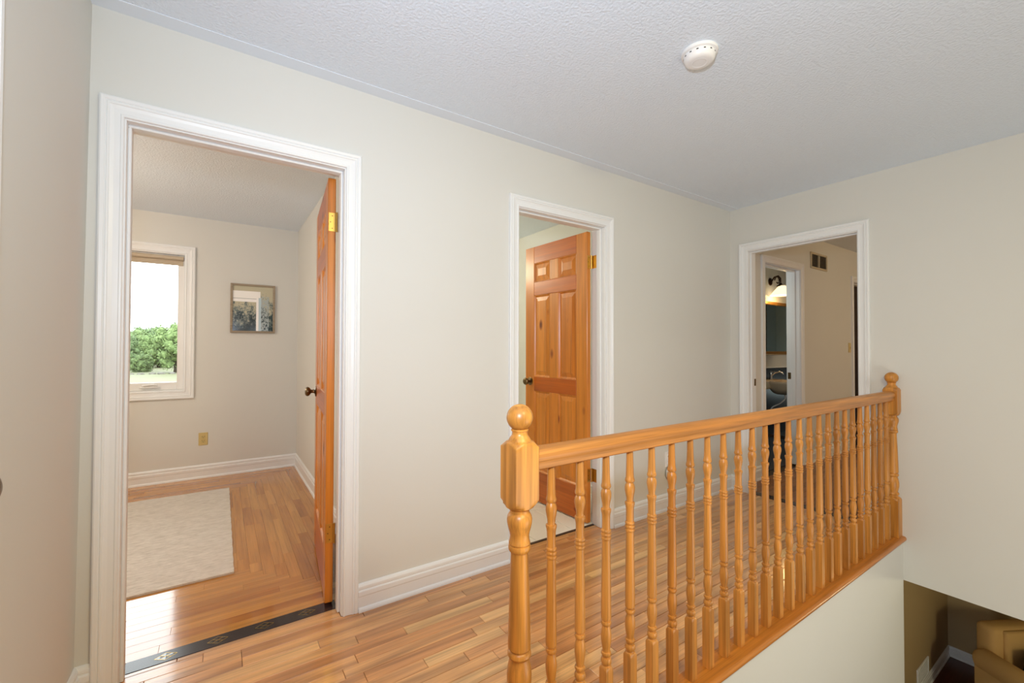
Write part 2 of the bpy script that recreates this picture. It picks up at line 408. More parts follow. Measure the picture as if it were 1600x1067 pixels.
# right wall: full height beyond the hall floor, its lower edge hangs below the floor over the stairwell
mb = MB()
for (a, b, z0, z1) in [(D3[1]+J, 0.0, 0, CEIL), (D3[0]-J, D3[1]+J, HEAD+J, CEIL), (-1.15, D3[0]-J, 0, CEIL), (-3.4, -1.15, LOWC, CEIL)]:
    mb.box(XB, XB+T, a, b, z0, z1)
struct('wall_right', mb, M['wall'])
# left wall, a little out of plumb as in the photo
mb = MB()
def lean_slab(y0, y1, z0, z1):
    xa = -0.4095 + 0.0076*z0; xb = -0.4095 + 0.0076*z1
    v = [(xa, y0, z0), (xa, y1, z0), (xb, y1, z1), (xb, y0, z1)]
    w = [(-0.53, y0, z0), (-0.53, y1, z0), (-0.53, y1, z1), (-0.53, y0, z1)]
    mb.poly(v); mb.poly(w)
    for i in range(4):
        j = (i+1) % 4; mb.poly([v[i], v[j], w[j], w[i]])
lean_slab(D4[1]+J, 0.0, 0, CEIL); lean_slab(D4[0]-J, D4[1]+J, HEAD+J, CEIL); lean_slab(-3.4, D4[0]-J, 0, CEIL)
struct('wall_left', mb, M['wall'])
D7 = (-0.12, 0.60)
wall_x('wall_front', -0.53, 8.7, -3.52, -3.4, LOW, CEIL, [(D7[0]-J, D7[1]+J, 0, HEAD+J)], M['wall'])
struct('wall_linen_closet', MB().box(-0.53, 1.0, -4.1, -4.0, -0.3, CEIL).box(-0.53, -0.43, -4.0, -3.52, -0.3, CEIL).box(0.9, 1.0, -4.0, -3.52, -0.3, CEIL).box(-0.53, 1.0, -4.1, -3.4, -0.4, -0.3).box(-0.53, 1.0, -4.1, -3.52, CEIL-0.02, CEIL), M['wall'])
struct('wall_stair', MB().box(0.645, XB, -1.15, -1.03, LOW, -0.032), M['wall'])
struct('wall_landing', MB().box(0.53, 0.645, -3.4, -1.03, LOW, -0.032), M['wall'])
# bedroom
WX0, WX1, WZ0, WZ1 = -1.046, -0.276, 0.822, 2.088      # window opening
wall_x('wall_bedroom_back', -2.12, 0.78, BED_BACK, BED_BACK+0.16, 0, CEIL, [(WX0, WX1, WZ0, WZ1)], M['wall'])
struct('wall_bedroom_right', MB().box(BED_R, 0.78, T, BED_BACK, 0, CEIL), M['wall'])
struct('wall_bedroom_left', MB().box(-2.12, BED_L, T, BED_BACK, 0, CEIL), M['wall'])
struct('wall_hall_outer', MB().box(-2.22, -2.12, -3.5, 3.1, -0.3, CEIL), M['wall'])
# family bathroom
struct('wall_bathroom_back', MB().box(0.78, 2.86, 2.6, 2.72, 0, CEIL), M['wall'])
struct('wall_bathroom_right', MB().box(2.74, 2.86, T, 2.6, 0, CEIL), M['wall'])
# ensuite
struct('wall_ensuite_back', MB().box(3.9, 8.7, 1.0, 1.12, 0, CEIL), M['wall'])
struct('wall_ensuite_left', MB().box(3.9, 4.02, T, 1.0, 0, CEIL), M['wall'])
struct('wall_closet', MB().box(6.35, 6.45, T, 1.0, 0, 0.02).box(7.35, 7.45, T, 0.5, 0, CEIL), M['closet'])
struct('wall_side_room_right', MB().box(8.6, 8.72, -3.4, 1.12, LOW, CEIL), M['wall'])
# lower room
struct('wall_lower_back', MB().box(XB-0.6, 8.6, -0.57, -0.45, LOW, LOWC), M['lower_wall'])
struct('wall_lower_right', MB().box(7.75, 7.87, -3.4, -0.57, LOW, LOWC), M['lower_wall'])

# ------------------------------------------------ floors made of boards
BW = 0.0572
def plank(parent, x0, x1, y0, y1, mat, top=0.0, name='plank', g=None):
    fine = mat in (M['bed_oak_x'], M['bed_oak_y'])
    g = 0.0002 if fine else 0.0007
    mb = MB(); x0 += g; x1 -= g; y0 += g; y1 -= g
    c = 0.0006 if fine else 0.0014; z = top + random.uniform(-0.0002, 0.0002)
    mb.grid([[(x0, y0, z-0.012), (x1, y0, z-0.012), (x1, y1, z-0.012), (x0, y1, z-0.012)],
             [(x0, y0, z-c), (x1, y0, z-c), (x1, y1, z-c), (x0, y1, z-c)],
             [(x0+c, y0+c, z), (x1-c, y0+c, z), (x1-c, y1-c, z), (x0+c, y1-c, z)]], closed=True)
    mb.poly([(x0+c, y0+c, z), (x1-c, y0+c, z), (x1-c, y1-c, z), (x0+c, y1-c, z)])
    return mb.build(name, mat, parent)

def row(parent, a0, a1, b0, b1, mat, axis='x', lo=0.26, hi=0.85):
    c = a0
    first = True
    while c < a1-1e-4:
        e = c + random.uniform(lo, hi)*(random.uniform(0.3, 1) if first else 1); first = False
        if a1-e < 0.16: e = a1
        e = min(e, a1)
        if axis == 'x': plank(parent, c, e, b0, b1, mat)
        else: plank(parent, b0, b1, c, e, mat)
        c = e

sub = M['dark_strip']
hall = struct('floor', MB().box(-0.53, XB+0.02, -1.03, 0.079, -0.28, -0.0115).box(-0.53, 0.645, -3.4, -1.03, -0.28, -0.0115), sub)
y = 0.0
i = 0
while y > -1.075:
    y1 = y; y0 = max(y-BW, -1.0735)
    if y1-y0 > 0.004: row(hall, XL-0.005, XB+0.008, y0, y1, M['hall_oak'])
    y -= BW
while y > -1.9:
    row(hall, XL-0.005, 0.62, y-BW, y, M['hall_oak']); y -= BW
row(hall, D1[0], D1[1], 0.0, BW, M['hall_oak']); row(hall, D1[0], D1[1], BW, 0.0785, M['hall_oak'])
row(hall, D2[0], D2[1], 0.0, BW, M['hall_oak']); row(hall, D2[0], D2[1], BW, 0.0985, M['hall_oak'])
mb = MB()
while y > -3.4:
    mb.box(XL-0.005, 0.62, max(-3.4, y-BW)+0.0005, y-0.0005, -0.011, 0.0); y -= BW
mb.build('distant_planks', M['hall_oak'], hall, kind='stuff')

bed = struct('floor', MB().box(-2.12, 0.78, 0.079, BED_BACK+0.1, -0.28, -0.0115), sub)
for k in range(12):
    fy0 = 0.156+BW*k
    rx1 = BED_R-BW*k
    by1 = BED_BACK-BW*k
    row(bed, BED_L, rx1, fy0, fy0+BW, M['bed_oak_x'], 'x', 0.4, 1.2)
    row(bed, BED_L, rx1, by1-BW, by1, M['bed_oak_x'], 'x', 0.4, 1.2)
    row(bed, fy0+BW, by1-BW, rx1-BW, rx1, M['bed_oak_y'], 'y', 0.25, 0.9)
plank(bed, D1[1], BED_R, T, 0.156, M['bed_oak_x']); plank(bed, BED_L, D1[0], T, 0.156, M['bed_oak_x'])
mb = MB().box(BED_L, BED_R-12*BW, 0.156+12*BW, BED_BACK-12*BW, -0.011, -0.0005)
mb.build('covered_planks', M['bed_oak_x'], bed, kind='stuff')

room = struct('floor', MB().box(XB+0.02, 8.6, -3.4, T, LOWC, -0.0115), sub)
y = 0.0
while y > -0.98:
    row(room, 3.812, 6.6, y-BW, y, M['room_oak'], 'x', 0.5, 1.2); y -= BW
mb = MB()
while y > -3.4:
    mb.box(3.841, 6.6, max(-3.4, y-BW)+0.0005, y-0.0005, -0.011, 0.0); y -= BW
mb.box(6.6, 8.6, -3.4, 0, -0.011, 0)
mb.build('distant_planks', M['room_oak'], room, kind='stuff')

bath = struct('floor', MB().box(0.78, 2.74, 0.10, 2.6, -0.28, -0.010).box(0.9, 0.92, 0.11, 2.5, -0.012, -0.0035), M['grout'])
mbg = MB().box(0.78, 2.74, 0.12, 2.6, -0.0100, -0.0035).box(D2[0], D2[1], 0.112, 0.12, -0.0100, -0.0035)
mbg.build('grout_bed', M['grout'], bath)
xs = [1.984+0.308*k for k in range(-4, 3)]; ys = [0.55+0.433*k for k in range(-1, 6)]
for ix in range(len(xs)-1):
    for iy in range(len(ys)-1):
        x0, x1 = max(xs[ix], 0.78), min(xs[ix+1], 2.74); y0, y1 = max(ys[iy], 0.12), min(ys[iy+1], 2.6)
        if iy == 0: y0 = 0.1215
        if x1-x0 < 0.03 or y1-y0 < 0.03: continue
        MB().box(x0+0.0025, x1-0.0025, y0+0.0025, y1-0.0025, -0.010, 0.001, 0.0015).build('tile', M['tile'], bath)
MB().box(D2[0], D2[1], 0.1, 0.1195, -0.010, 0.0025, 0.002).build('threshold', M['dark_strip'], bath)
struct('floor', MB().box(DB[0]-0.3, 8.6, T-0.02, 1.0, -0.28, 0.0), M['navy'])
struct('floor', MB().box(0.53, 8.6, -3.4, -0.45, LOW-0.1, LOW), M['lower_floor'])

# ------------------------------------------------ mouldings
CAS = [(0, 0), (0, 0.009), (0.003, 0.012), (0.009, 0.0125), (0.012, 0.0095), (0.030, 0.0105), (0.042, 0.0135), (0.045, 0.017), (0.050, 0.0175), (0.053, 0.0145), (0.057, 0.0185), (0.068, 0.0195), (0.073, 0.017), (0.074, 0.0)]
CAS = [(u*0.067/0.074, t) for u, t in CAS]
def casing(parent, path, to3, closed=False, names=None, mat=None, prof=CAS):
    """mitred moulding: path 2-D points with the moulding to the left of travel; to3(a, b, t) -> point"""
    n = len(path); P = [Vector(p) for p in path]
    def nrm(i, j):
        d = (P[j]-P[i]).normalized(); return Vector((-d.y, d.x))
    offs = []
    for i in range(n):
        if closed or 0 < i < n-1:
            a = nrm((i-1) % n, i); b = nrm(i, (i+1) % n); offs.append((a+b)/(1+a.dot(b)))
        elif i == 0: offs.append(nrm(0, 1))
        else: offs.append(nrm(n-2, n-1))
    for s in range(n if closed else n-1):
        e = (s+1) % n
        rows = [[to3(*(P[i]+offs[i]*u), t) for u, t in prof] for i in (s, e)]
        MB().grid(rows, closed=True, cap=True).build(names[s], mat or M['trim'], parent)

BASE = [(0, 0), (0.024, 0), (0.0235, 0.008), (0.020, 0.0155), (0.0145, 0.019), (0.0140, 0.020), (0.0140, 0.066), (0.0152, 0.070), (0.0165, 0.072), (0.0165, 0.090), (0.0150, 0.0935), (0.0115, 0.0955), (0.0115, 0.1005), (0.0135, 0.1035), (0.0130, 0.113), (0.0085, 0.121), (0.003, 0.125), (0, 0.125)]
def baseboard(name, p0, p1, n, z=0.0, m0=0, m1=0, mat=None):
    """n: outward normal; m0/m1 mitre the ends (+1 lengthens with thickness)"""
    p0 = Vector(p0); p1 = Vector(p1); n = Vector(n); d = (p1-p0).normalized()
    rows = []
    for p, s, mm in ((p0, -1, m0), (p1, 1, m1)):
        rows.append([(p.x+n.x*t+d.x*s*mm*t, p.y+n.y*t+d.y*s*mm*t, z+h) for t, h in BASE])
    return struct(name, MB().grid(rows, closed=True, cap=True), mat or M['trim'])

CW = 0.067; RV = 0.005
def doorway(name, axis, a0, a1, face0, face1, stop_side, both=True, strike=None):
    """casings, jambs and stops round a clear opening a0..a1; the wall lies between face0 (seen side) and face1"""
    t = tag(empty(name, ((a0+a1)/2, (face0+face1)/2, 0) if axis == 'x' else ((face0+face1)/2, (a0+a1)/2, 0)), kind='structure')
    P = (lambda a, f, z: (a, f, z)) if axis == 'x' else (lambda a, f, z: (f, a, z))
    def bx(nm, a, b, f0, f1, z0, z1, bev=0.0):
        mb = MB()
        if axis == 'x': mb.box(a, b, f0, f1, z0, z1, bev)
        else: mb.box(f0, f1, a, b, z0, z1, bev)
        mb.build(nm, M['trim'], t)
    sg = 1 if face1 > face0 else -1
    f0, f1 = face0-sg*0.001, face1+sg*0.001
    bx('jamb_side', a0-J, a0, f0, f1, 0, HEAD, 0.001); bx('jamb_side', a1, a1+J, f0, f1, 0, HEAD, 0.001)
    bx('jamb_head', a0-J, a1+J, f0, f1, HEAD, HEAD+J, 0.001)
    s0, s1 = {0: (face0+sg*0.034, face0+sg*0.072), 1: (face1-sg*0.080, face1-sg*0.038), 2: (face0+sg*0.052, face0+sg*0.092)}[stop_side]
    sb = 0.010
    bx('door_stop', a0, a0+sb, s0, s1, 0.002, HEAD-sb, 0.002); bx('door_stop', a1-sb, a1, s0, s1, 0.002, HEAD-sb, 0.002)
    bx('door_stop', a0, a1, s0, s1, HEAD-sb, HEAD, 0.002)
    path = [(a0-RV, 0.001), (a0-RV, HEAD+RV), (a1+RV, HEAD+RV), (a1+RV, 0.001)]
    nm = ['casing_side', 'casing_head', 'casing_side']
    casing(t, path, lambda a, b, u: P(a, face0-sg*u, b), names=nm)
    if both: casing(t, path, lambda a, b, u: P(a, face1+sg*u, b), names=nm)
    return t
tr1 = doorway('trim_1', 'x', D1[0], D1[1], 0, T, 0)
tr2 = doorway('trim_2', 'x', D2[0], D2[1], 0, T, 0)
tr3 = doorway('trim_3', 'y', D3[0], D3[1], XB, XB+T, 0)
tr4 = doorway('trim_4', 'y', D4[0], D4[1], XL-0.004, XL-0.13, 2, both=False)
tr7 = doorway('trim_7', 'x', D7[0], D7[1], -3.4, -3.52, 1, both=False)
tr5 = doorway('trim_5', 'x', DB[0], DB[1], 0, T, 1)
tr6 = doorway('trim_6', 'x', DC[0], DC[1], 0, T, 1, both=False)
MB().box(XB+0.088, XB+0.115, D3[1]-0.0015, D3[1]+0.001, 0.905, 0.965).build('strike_plate', M['antique'], tr3, label='dark brass strike plate')
MB().box(DB[1]-0.0015, DB[1]+0.001, 0.088, 0.118, 0.90, 0.97).build('strike_plate', M['antique'], tr5, label='dark brass strike plate')

o = CW+RV
baseboard('baseboard_back', (D1[1]+o, 0), (D2[0]-o, 0), (0, -1))
baseboard('baseboard_back', (D2[1]+o, 0), (XB, 0), (0, -1), m1=-1)
baseboard('baseboard_back', (XL-0.008, 0), (D1[0]-o, 0), (0, -1), m0=-1)
baseboard('baseboard_left', (XL-0.008, D4[1]+o), (XL-0.008, 0), (1, 0), m1=-1)
baseboard('baseboard_left', (XL-0.008, -3.4), (XL-0.008, D4[0]-o), (1, 0))
baseboard('baseboard_right', (XB, 0), (XB, D3[1]+o), (-1, 0), m0=-1)
baseboard('baseboard_right', (XB, D3[0]-o), (XB, YB+0.040), (-1, 0))
baseboard('baseboard_bedroom_back', (BED_L, BED_BACK), (BED_R, BED_BACK), (0, -1), m0=-1, m1=-1)
baseboard('baseboard_bedroom_right', (BED_R, T), (BED_R, BED_BACK), (-1, 0), m0=-1, m1=-1)
baseboard('baseboard_bedroom_front', (D1[1]+o, T), (BED_R, T), (0, 1), m1=-1)
baseboard('baseboard_bathroom_front', (D2[1]+o, T), (2.74, T), (0, 1), m1=-1)
baseboard('baseboard_bathroom_right', (2.74, T), (2.74, 2.6), (-1, 0), m0=-1, m1=-1)
baseboard('baseboard_side_room', (XB+T, 0), (DB[0]-o, 0), (0, -1))
baseboard('baseboard_side_room', (DB[1]+o, 0), (DC[0]-o, 0), (0, -1))
baseboard('baseboard_lower_back', (XB-0.6, -0.57), (7.75, -0.57), (0, -1), LOW, m1=-1)
baseboard('baseboard_lower_right', (7.75, -0.57), (7.75, -3.4), (-1, 0), LOW, m0=-1)

# thresholds of the doorways
th = struct('trim_threshold', MB().box(D1[0], D1[1], 0.0795, 0.1555, -0.011, 0.0012, 0.0008), M['ebony'])
for k in range(5):
    cx = -0.169+0.170*k
    if cx > 0.44: break
    if cx > D1[1]-0.04: break
    L_, T_, R_, B_ = Vector((cx-0.036, 0.1175)), Vector((cx, 0.1415)), Vector((cx+0.036, 0.1175)), Vector((cx, 0.0935))
    c = Vector((cx, 0.1175)); mid = lambda a, b: (a+b)/2
    tri = MB(); zz = 0.0016
    lt, trr, rb, bl = mid(L_, T_), mid(T_, R_), mid(R_, B_), mid(B_, L_)
    for q in ((L_, lt, bl), (lt, T_, c), (trr, c, R_), (bl, c, B_)):
        tri.poly([(p.x, p.y, zz) for p in q])
    tri.build('inlay', M['inlay_dark'], th)
    ln = MB()
    def strip(a, b, w=0.0007):
        d = (b-a).normalized(); nn = Vector((-d.y, d.x))*w
        ln.poly([(p.x, p.y, 0.0018) for p in (a+nn, b+nn, b-nn, a-nn)])
    for a, b in ((L_, T_), (T_, R_), (R_, B_), (B_, L_), (lt, rb), (trr, bl)): strip(a, b)
    ln.build('inlay_line', M['brass'], th, label='thin brass lines of the diamond inlay')
struct('trim_threshold', MB().box(3.731, 3.8115, D3[0], D3[1], -0.011, 0.002, 0.001), M['ebony'])

# ================================================================ DOORS
def ring(x0, x1, z0, z1, y): return [(x0, y, z0), (x1, y, z0), (x1, y, z1), (x0, y, z1)]
def pine_door(name, loc, rz, w, label, h=2.03, th_=0.035, knob_z=0.945, backset=0.062, hinges=(1.818, 0.328), flip=False, jamb_dir=None):
    t = tag(empty(name, loc, rz), label=label, kind='structure')
    st, mu = 0.108, 0.098
    zs = [(0.0, 0.235), (0.235, 0.872), (0.872, 0.985), (0.985, 1.635), (1.635, 1.742), (1.742, 1.895), (1.895, h)]
    b = 0.0025
    def add(nm, mb, mat): return mb.build(nm, mat, t, local=True)
    add('stile', MB().box(0, st, 0, th_, 0, h, b), M['pine_z']); add('stile', MB().box(w-st, w, 0, th_, 0, h, b), M['pine_z'])
    for k in (0, 2, 4, 6):
        add('rail', MB().box(st, w-st, 0.0004, th_-0.0004, zs[k][0], zs[k][1], b), M['pine_x'])
    xm = w/2
    for k in (1, 3, 5):
        add('mullion', MB().box(xm-mu/2, xm+mu/2, 0.0004, th_-0.0004, zs[k][0], zs[k][1], b), M['pine_z'])
        for (a, c) in ((st, xm-mu/2), (xm+mu/2, w-st)):
            mb = MB(); cyy = th_/2; z0, z1 = zs[k]
            for sgn in (-1, 1):
                R = [(0, 0.0165), (0.004, 0.0155), (0.008, 0.011), (0.012, 0.0065), (0.015, 0.0055), (0.046, 0.0125), (0.0475, 0.0150)]
                rows = [ring(a+i_, c-i_, z0+i_, z1-i_, cyy+sgn*d_) for i_, d_ in R]
                mb.grid(rows, closed=True); mb.poly(rows[-1])
            add('panel', mb, M['pine_z'])
    # knob on both faces
    kn = [(0, 0.032), (0.004, 0.033), (0.007, 0.028), (0.009, 0.016), (0.012, 0.0115), (0.026, 0.0105), (0.030, 0.013), (0.034, 0.020), (0.040, 0.0265), (0.047, 0.029), (0.054, 0.0275), (0.060, 0.021), (0.0625, 0.014), (0.063, 0.0)]
    for sgn in (-1, 1):
        Mx = Matrix.Translation((w-backset, th_/2+sgn*th_/2, knob_z)) @ Matrix.Rotation(-sgn*PI/2, 4, 'X')
        kb = MB().lathe(kn, 24, Mx).build('knob', M['antique'], t, smooth=True, local=True, label='antique brass door knob')
    MB().box(w-0.0005, w+0.001, th_/2-0.012, th_/2+0.012, knob_z-0.03, knob_z+0.03).build('latch_plate', M['antique'], t, local=True)
    for hz in hinges:
        mb = MB().box(-0.0012, 0.0004, 0.002, th_-0.003, hz-0.045, hz+0.045, 0.0004)
        hg = mb.build('hinge', M['brass'], t, local=True, label='brass butt hinge')
        MB().lathe([(hz-0.047, 0.0), (hz-0.047, 0.0055), (hz+0.047, 0.0055), (hz+0.0475, 0.0)], 10, Matrix.Translation((-0.006, -0.003, 0))).build('hinge_knuckle', M['brass'], hg, smooth=True, local=True)
        for q in (-0.03, 0.0, 0.03):
            Mx = Matrix.Translation((-0.0013, 0.018+(0.006 if q == 0 else -0.002), hz+q)) @ Matrix.Rotation(PI/2, 4, 'Y')
            MB().lathe([(-0.0008, 0.0), (-0.0008, 0.0028), (0.0004, 0.0032)], 8, Mx).build('screw', M['antique'], hg, local=True)
    return t
d1 = pine_door('door_1', (0.454, 0.121, 0.012), math.radians(84.2), 0.738, 'six panel knotty pine door swung open into the bedroom, seen nearly edge on')
d2 = pine_door('door_2', (2.149, 0.123, 0.012), math.radians(92.2), 0.695, 'six panel knotty pine door open into the tiled bathroom, its face in view')
d3 = pine_door('door_3', (XB+T+0.003, D3[0]+0.006, 0.012), math.radians(-7), 0.735, 'pine door folded back inside the far side room')
d5 = pine_door('door_5', (D7[0]+0.003, -3.44, 0.012), 0.0, 0.71, 'pine closet door behind the photographer', hinges=())
d4 = pine_door('door_4', (XL-0.007, D4[0]+0.004, 0.012), math.radians(90), 0.735, 'pine door closed in the left wall at the edge of view', hinges=(), backset=0.046)
# jamb leaves of the hinges
for t, x in ((tr1, D1[1]), (tr2, D2[1])):
    for hz in (1.830, 0.340):
        MB().box(x-0.0015, x+0.0005, 0.074, 0.119, hz-0.045, hz+0.045, 0.0004).build('hinge_leaf', M['brass'], t, label='brass hinge leaf let into the white jamb')

# ================================================================ BALUSTRADE
def turned(prof, s, n):
    """lathe profile cut by a square of half width s, so square and turned lengths blend"""
    mb = MB(); rows = []
    # refine
    pts = []
    for (z0, r0), (z1, r1) in zip(prof, prof[1:]):
        k = max(1, int(abs(r1-r0)/0.004)) if max(r0, r1) > s*0.98 else 1
        for q in range(k): pts.append((z0+(z1-z0)*q/k, r0+(r1-r0)*q/k))
    pts.append(prof[-1])
    for z, r in pts:
        rw = []
        for i in range(n):
            a = 2*PI*i/n
            rr = min(r, s/max(abs(math.cos(a)), abs(math.sin(a))))
            rw.append((rr*math.cos(a), rr*math.sin(a), z))
        rows.append(rw)
    return mb.grid(rows, closed=True, cap=True)
NEWEL = [(0, .06), (.228, .06), (.238, .0535), (.246, .047), (.253, .039), (.258, .031), (.261, .027), (.266, .0262), (.268, .0300), (.276, .0340), (.284, .0308), (.286, .0265),
         (.293, .0270), (.305, .030), (.325, .0335), (.345, .0338), (.362, .0318), (.376, .0285), (.384, .0262), (.388, .0258), (.3895, .0290), (.396, .0325), (.403, .0318), (.408, .0285), (.4095, .0258), (.414, .0258), (.4152, .0312), (.422, .0312),
         (.47, .0300), (.54, .0280), (.60, .0260), (.665, .0238), (.672, .0242), (.6732, .0272), (.678, .0300), (.684, .0309), (.690, .0298), (.6918, .0262), (.6938, .0262), (.6948, .0295), (.699, .0292), (.704, .0275), (.715, .0262),
         (.725, .0278), (.738, .0315), (.750, .0342), (.760, .0348), (.769, .0330), (.775, .0295), (.778, .0268), (.784, .0262), (.787, .0268), (.789, .031), (.794, .038), (.802, .0455), (.812, .0530), (.820, .06),
         (.946, .06), (.956, .0535), (.962, .047), (.967, .041), (.970, .0375), (.9715, .033), (.9735, .031), (.977, .0295), (.983, .0255), (.988, .0218), (.994, .0208), (.998, .0215), (.9995, .0238), (1.003, .0238), (1.0045, .0212)]
BALL = [(1.035+.0365*math.sin(math.radians(a)), .0365*math.cos(math.radians(a))) for a in range(-56, 91, 8)]
BALUSTER = [(0, .03), (.213, .03), (.220, .0225), (.225, .0190), (.229, .0155), (.231, .0118), (.2345, .0112), (.236, .0140), (.240, .0160), (.245, .0168), (.250, .0162), (.2545, .0140), (.2555, .0112), (.2605, .0112), (.262, .0138), (.2675, .0162), (.2725, .0150), (.274, .0112),
            (.278, .0114), (.292, .0140), (.312, .0163), (.328, .0163), (.343, .0140), (.352, .0116), (.3545, .0112), (.356, .0140), (.362, .0168), (.368, .0150), (.3695, .0112), (.3755, .0112), (.3765, .0158),
            (.384, .0160), (.44, .0155), (.52, .0145), (.60, .0135), (.622, .0134), (.6232, .0150), (.6275, .0166), (.6315, .0152), (.6325, .0126), (.6345, .0126), (.6355, .0152), (.6395, .0169), (.6435, .0152), (.6445, .0126), (.6462, .0126), (.6472, .0150), (.6505, .0160), (.654, .0148), (.6555, .0128),
            (.675, .0125), (.697, .0128), (.705, .0140), (.711, .0157), (.715, .0160), (.7185, .0158), (.7195, .0118), (.724, .0112), (.733, .0118), (.745, .0142), (.757, .0163), (.767, .0164), (.776, .0144), (.7805, .0118),
            (.7825, .0112), (.784, .0138), (.789, .0158), (.7945, .0150), (.800, .0132), (.812, .0126), (.84, .0117), (.894, .0106)]
X0N, X1N = 0.681, XB-0.0385
bal = tag(empty('balustrade', (X0N, YB, 0)), label='honey oak stair balustrade with turned balusters, two ball topped newels and handrail', cat='balustrade')
nm = turned(NEWEL, 0.0378, 32).mesh('newel_post', True, 30); nm.materials.append(M['oak_z'])
bm_ = MB().lathe(BALL, 32).mesh('finial', True, 60); bm_.materials.append(M['oak_z'])
for x in (X0N, X1N):
    p = link('newel_post', nm, None, bal, True); p.location = (x-X0N, 0, 0.0005)
    q = link('ball_finial', bm_, None, p, True)
blm = turned(BALUSTER, 0.0152, 16).mesh('baluster', True, 30); blm.materials.append(M['oak_b'])
NB = 26
for k in range(1, NB+1):
    p = link('baluster', blm, None, bal, True); p.location = ((X1N-X0N)/(NB+1)*k, 0, 0.0005)
half = [(0.0, .9495), (-.011, .948), (-.020, .944), (-.0265, .937), (-.0295, .928), (-.0292, .919), (-.0265, .912), (-.0240, .906), (-.0232, .898), (-.0215, .891), (-.018, .888)]
prof = half + [(-yy, z) for yy, z in reversed(half[1:])]
rows = [[(x, YB+yy, z) for yy, z in prof] for x in (X0N+0.037, X1N-0.037)]
MB().grid(rows, closed=True, cap=True).build('handrail', M['oak_x'], bal, smooth=True, angle=35)
cp = [(-1.0735, -0.011), (-1.0735, 0.0), (-1.158, 0.0), (-1.164, -0.003), (-1.1675, -0.009), (-1.1685, -0.016), (-1.1665, -0.023), (-1.162, -0.0285), (-1.156, -0.031), (-1.0735, -0.031)]
rows = [[(x, yy, z) for yy, z in cp] for x in (0.622, XB)]
MB().grid(rows, closed=True, cap=True).build('base_cap', M['oak_cap'], bal, smooth=True, angle=35)

# ================================================================ BEDROOM WINDOW
wn = tag(empty('window_1', ((WX0+WX1)/2, BED_BACK, WZ0)), kind='structure', label='white casement window in the bedroom looking onto lawn and trees')
r = 0.004
casing(wn, [(WX0+r, WZ0+r), (WX0+r, WZ1-r), (WX1-r, WZ1-r), (WX1-r, WZ0+r)], lambda a, b, t: (a, BED_BACK-t, b), closed=True, names=['casing_side', 'casing_head', 'casing_side', 'casing_sill'], prof=[(u*0.074/0.067, t) for u, t in CAS])
for nm_, a in (('liner', (WX0, WX0+0.012, WZ0, WZ1)), ('liner', (WX1-0.012, WX1, WZ0, WZ1)), ('liner', (WX0+0.012, WX1-0.012, WZ0, WZ0+0.012)), ('liner', (WX0+0.012, WX1-0.012, WZ1-0.012, WZ1))):
    MB().box(a[0], a[1], BED_BACK-0.001, BED_BACK+0.15, a[2], a[3]).build(nm_, M['trim'], wn)
gx0, gx1, gz0, gz1 = WX0+0.068, -0.338, 0.903, 2.03
sx0, sx1, sz0, sz1 = WX0+0.012, WX1-0.012, WZ0+0.012, WZ1-0.012
for nm_, a in (('sash_stile', (sx0, gx0, sz0, sz1)), ('sash_stile', (gx1, sx1, sz0, sz1)), ('sash_rail', (gx0, gx1, sz0, gz0)), ('sash_rail', (gx0, gx1, gz1, sz1))):
    MB().box(a[0], a[1], BED_BACK+0.045, BED_BACK+0.095, a[2], a[3], 0.004).build(nm_, M['plastic'], wn)
MB().box(gx0-0.003, gx1+0.003, BED_BACK+0.068, BED_BACK+0.072, gz0-0.003, gz1+0.003).build('pane', M['glass'], wn)
ck = MB().box(-0.60, -0.465, BED_BACK+0.018, BED_BACK+0.046, 0.858, 0.868, 0.003).box(-0.585, -0.48, BED_BACK+0.022, BED_BACK+0.046, 0.868, 0.884, 0.005)
ck.tube([(-0.48, BED_BACK+0.02, 0.882), (-0.52, BED_BACK+0.014, 0.887), (-0.57, BED_BACK+0.016, 0.882)], 0.006)
ck.build('crank_handle', M['plastic'], wn)
bl = tag(empty('roller_blind', ((WX0+WX1)/2, BED_BACK+0.02, 2.04)), label='beige roller blind rolled up at the top of the bedroom window', cat='blind')
MB().lathe([(WX0+0.02, 0.0), (WX0+0.02, 0.019), (WX1-0.02, 0.019), (WX1-0.02, 0.0)], 16, Matrix.Translation((0, BED_BACK+0.022, 2.045)) @ Matrix.Rotation(PI/2, 4, 'Y')).build('roll', M['blind'], bl, smooth=True)
MB().box(WX0+0.025, WX1-0.025, BED_BACK+0.039, BED_BACK+0.041, 1.992, 2.045).build('fabric', M['blind'], bl)
MB().box(WX0+0.025, WX1-0.025, BED_BACK+0.035, BED_BACK+0.044, 1.980, 1.994, 0.003).build('hem_bar', M['blind'], bl)

# ================================================================ THINGS
# framed picture
pc = tag(empty('framed_picture', (0.26, BED_BACK, 1.368)), label='small framed print of dark trees with a white L shape, on the bedroom wall', cat='picture')
px0, px1, pz0, pz1, fw_ = 0.069, 0.451, 1.368, 1.849, 0.02
for nm_, a in (('frame_side', (px0, px0+fw_, pz0, pz1)), ('frame_side', (px1-fw_, px1, pz0, pz1)), ('frame_rail', (px0+fw_, px1-fw_, pz0, pz0+fw_)), ('frame_rail', (px0+fw_, px1-fw_, pz1-fw_, pz1))):
    MB().box(a[0], a[1], BED_BACK-0.022, BED_BACK, a[2], a[3], 0.002).build(nm_, M['frame_grey'], pc)
MB().box(px0+fw_, px1-fw_, BED_BACK-0.012, BED_BACK-0.002, pz0+fw_, pz1-fw_).build('print', M['art'], pc)

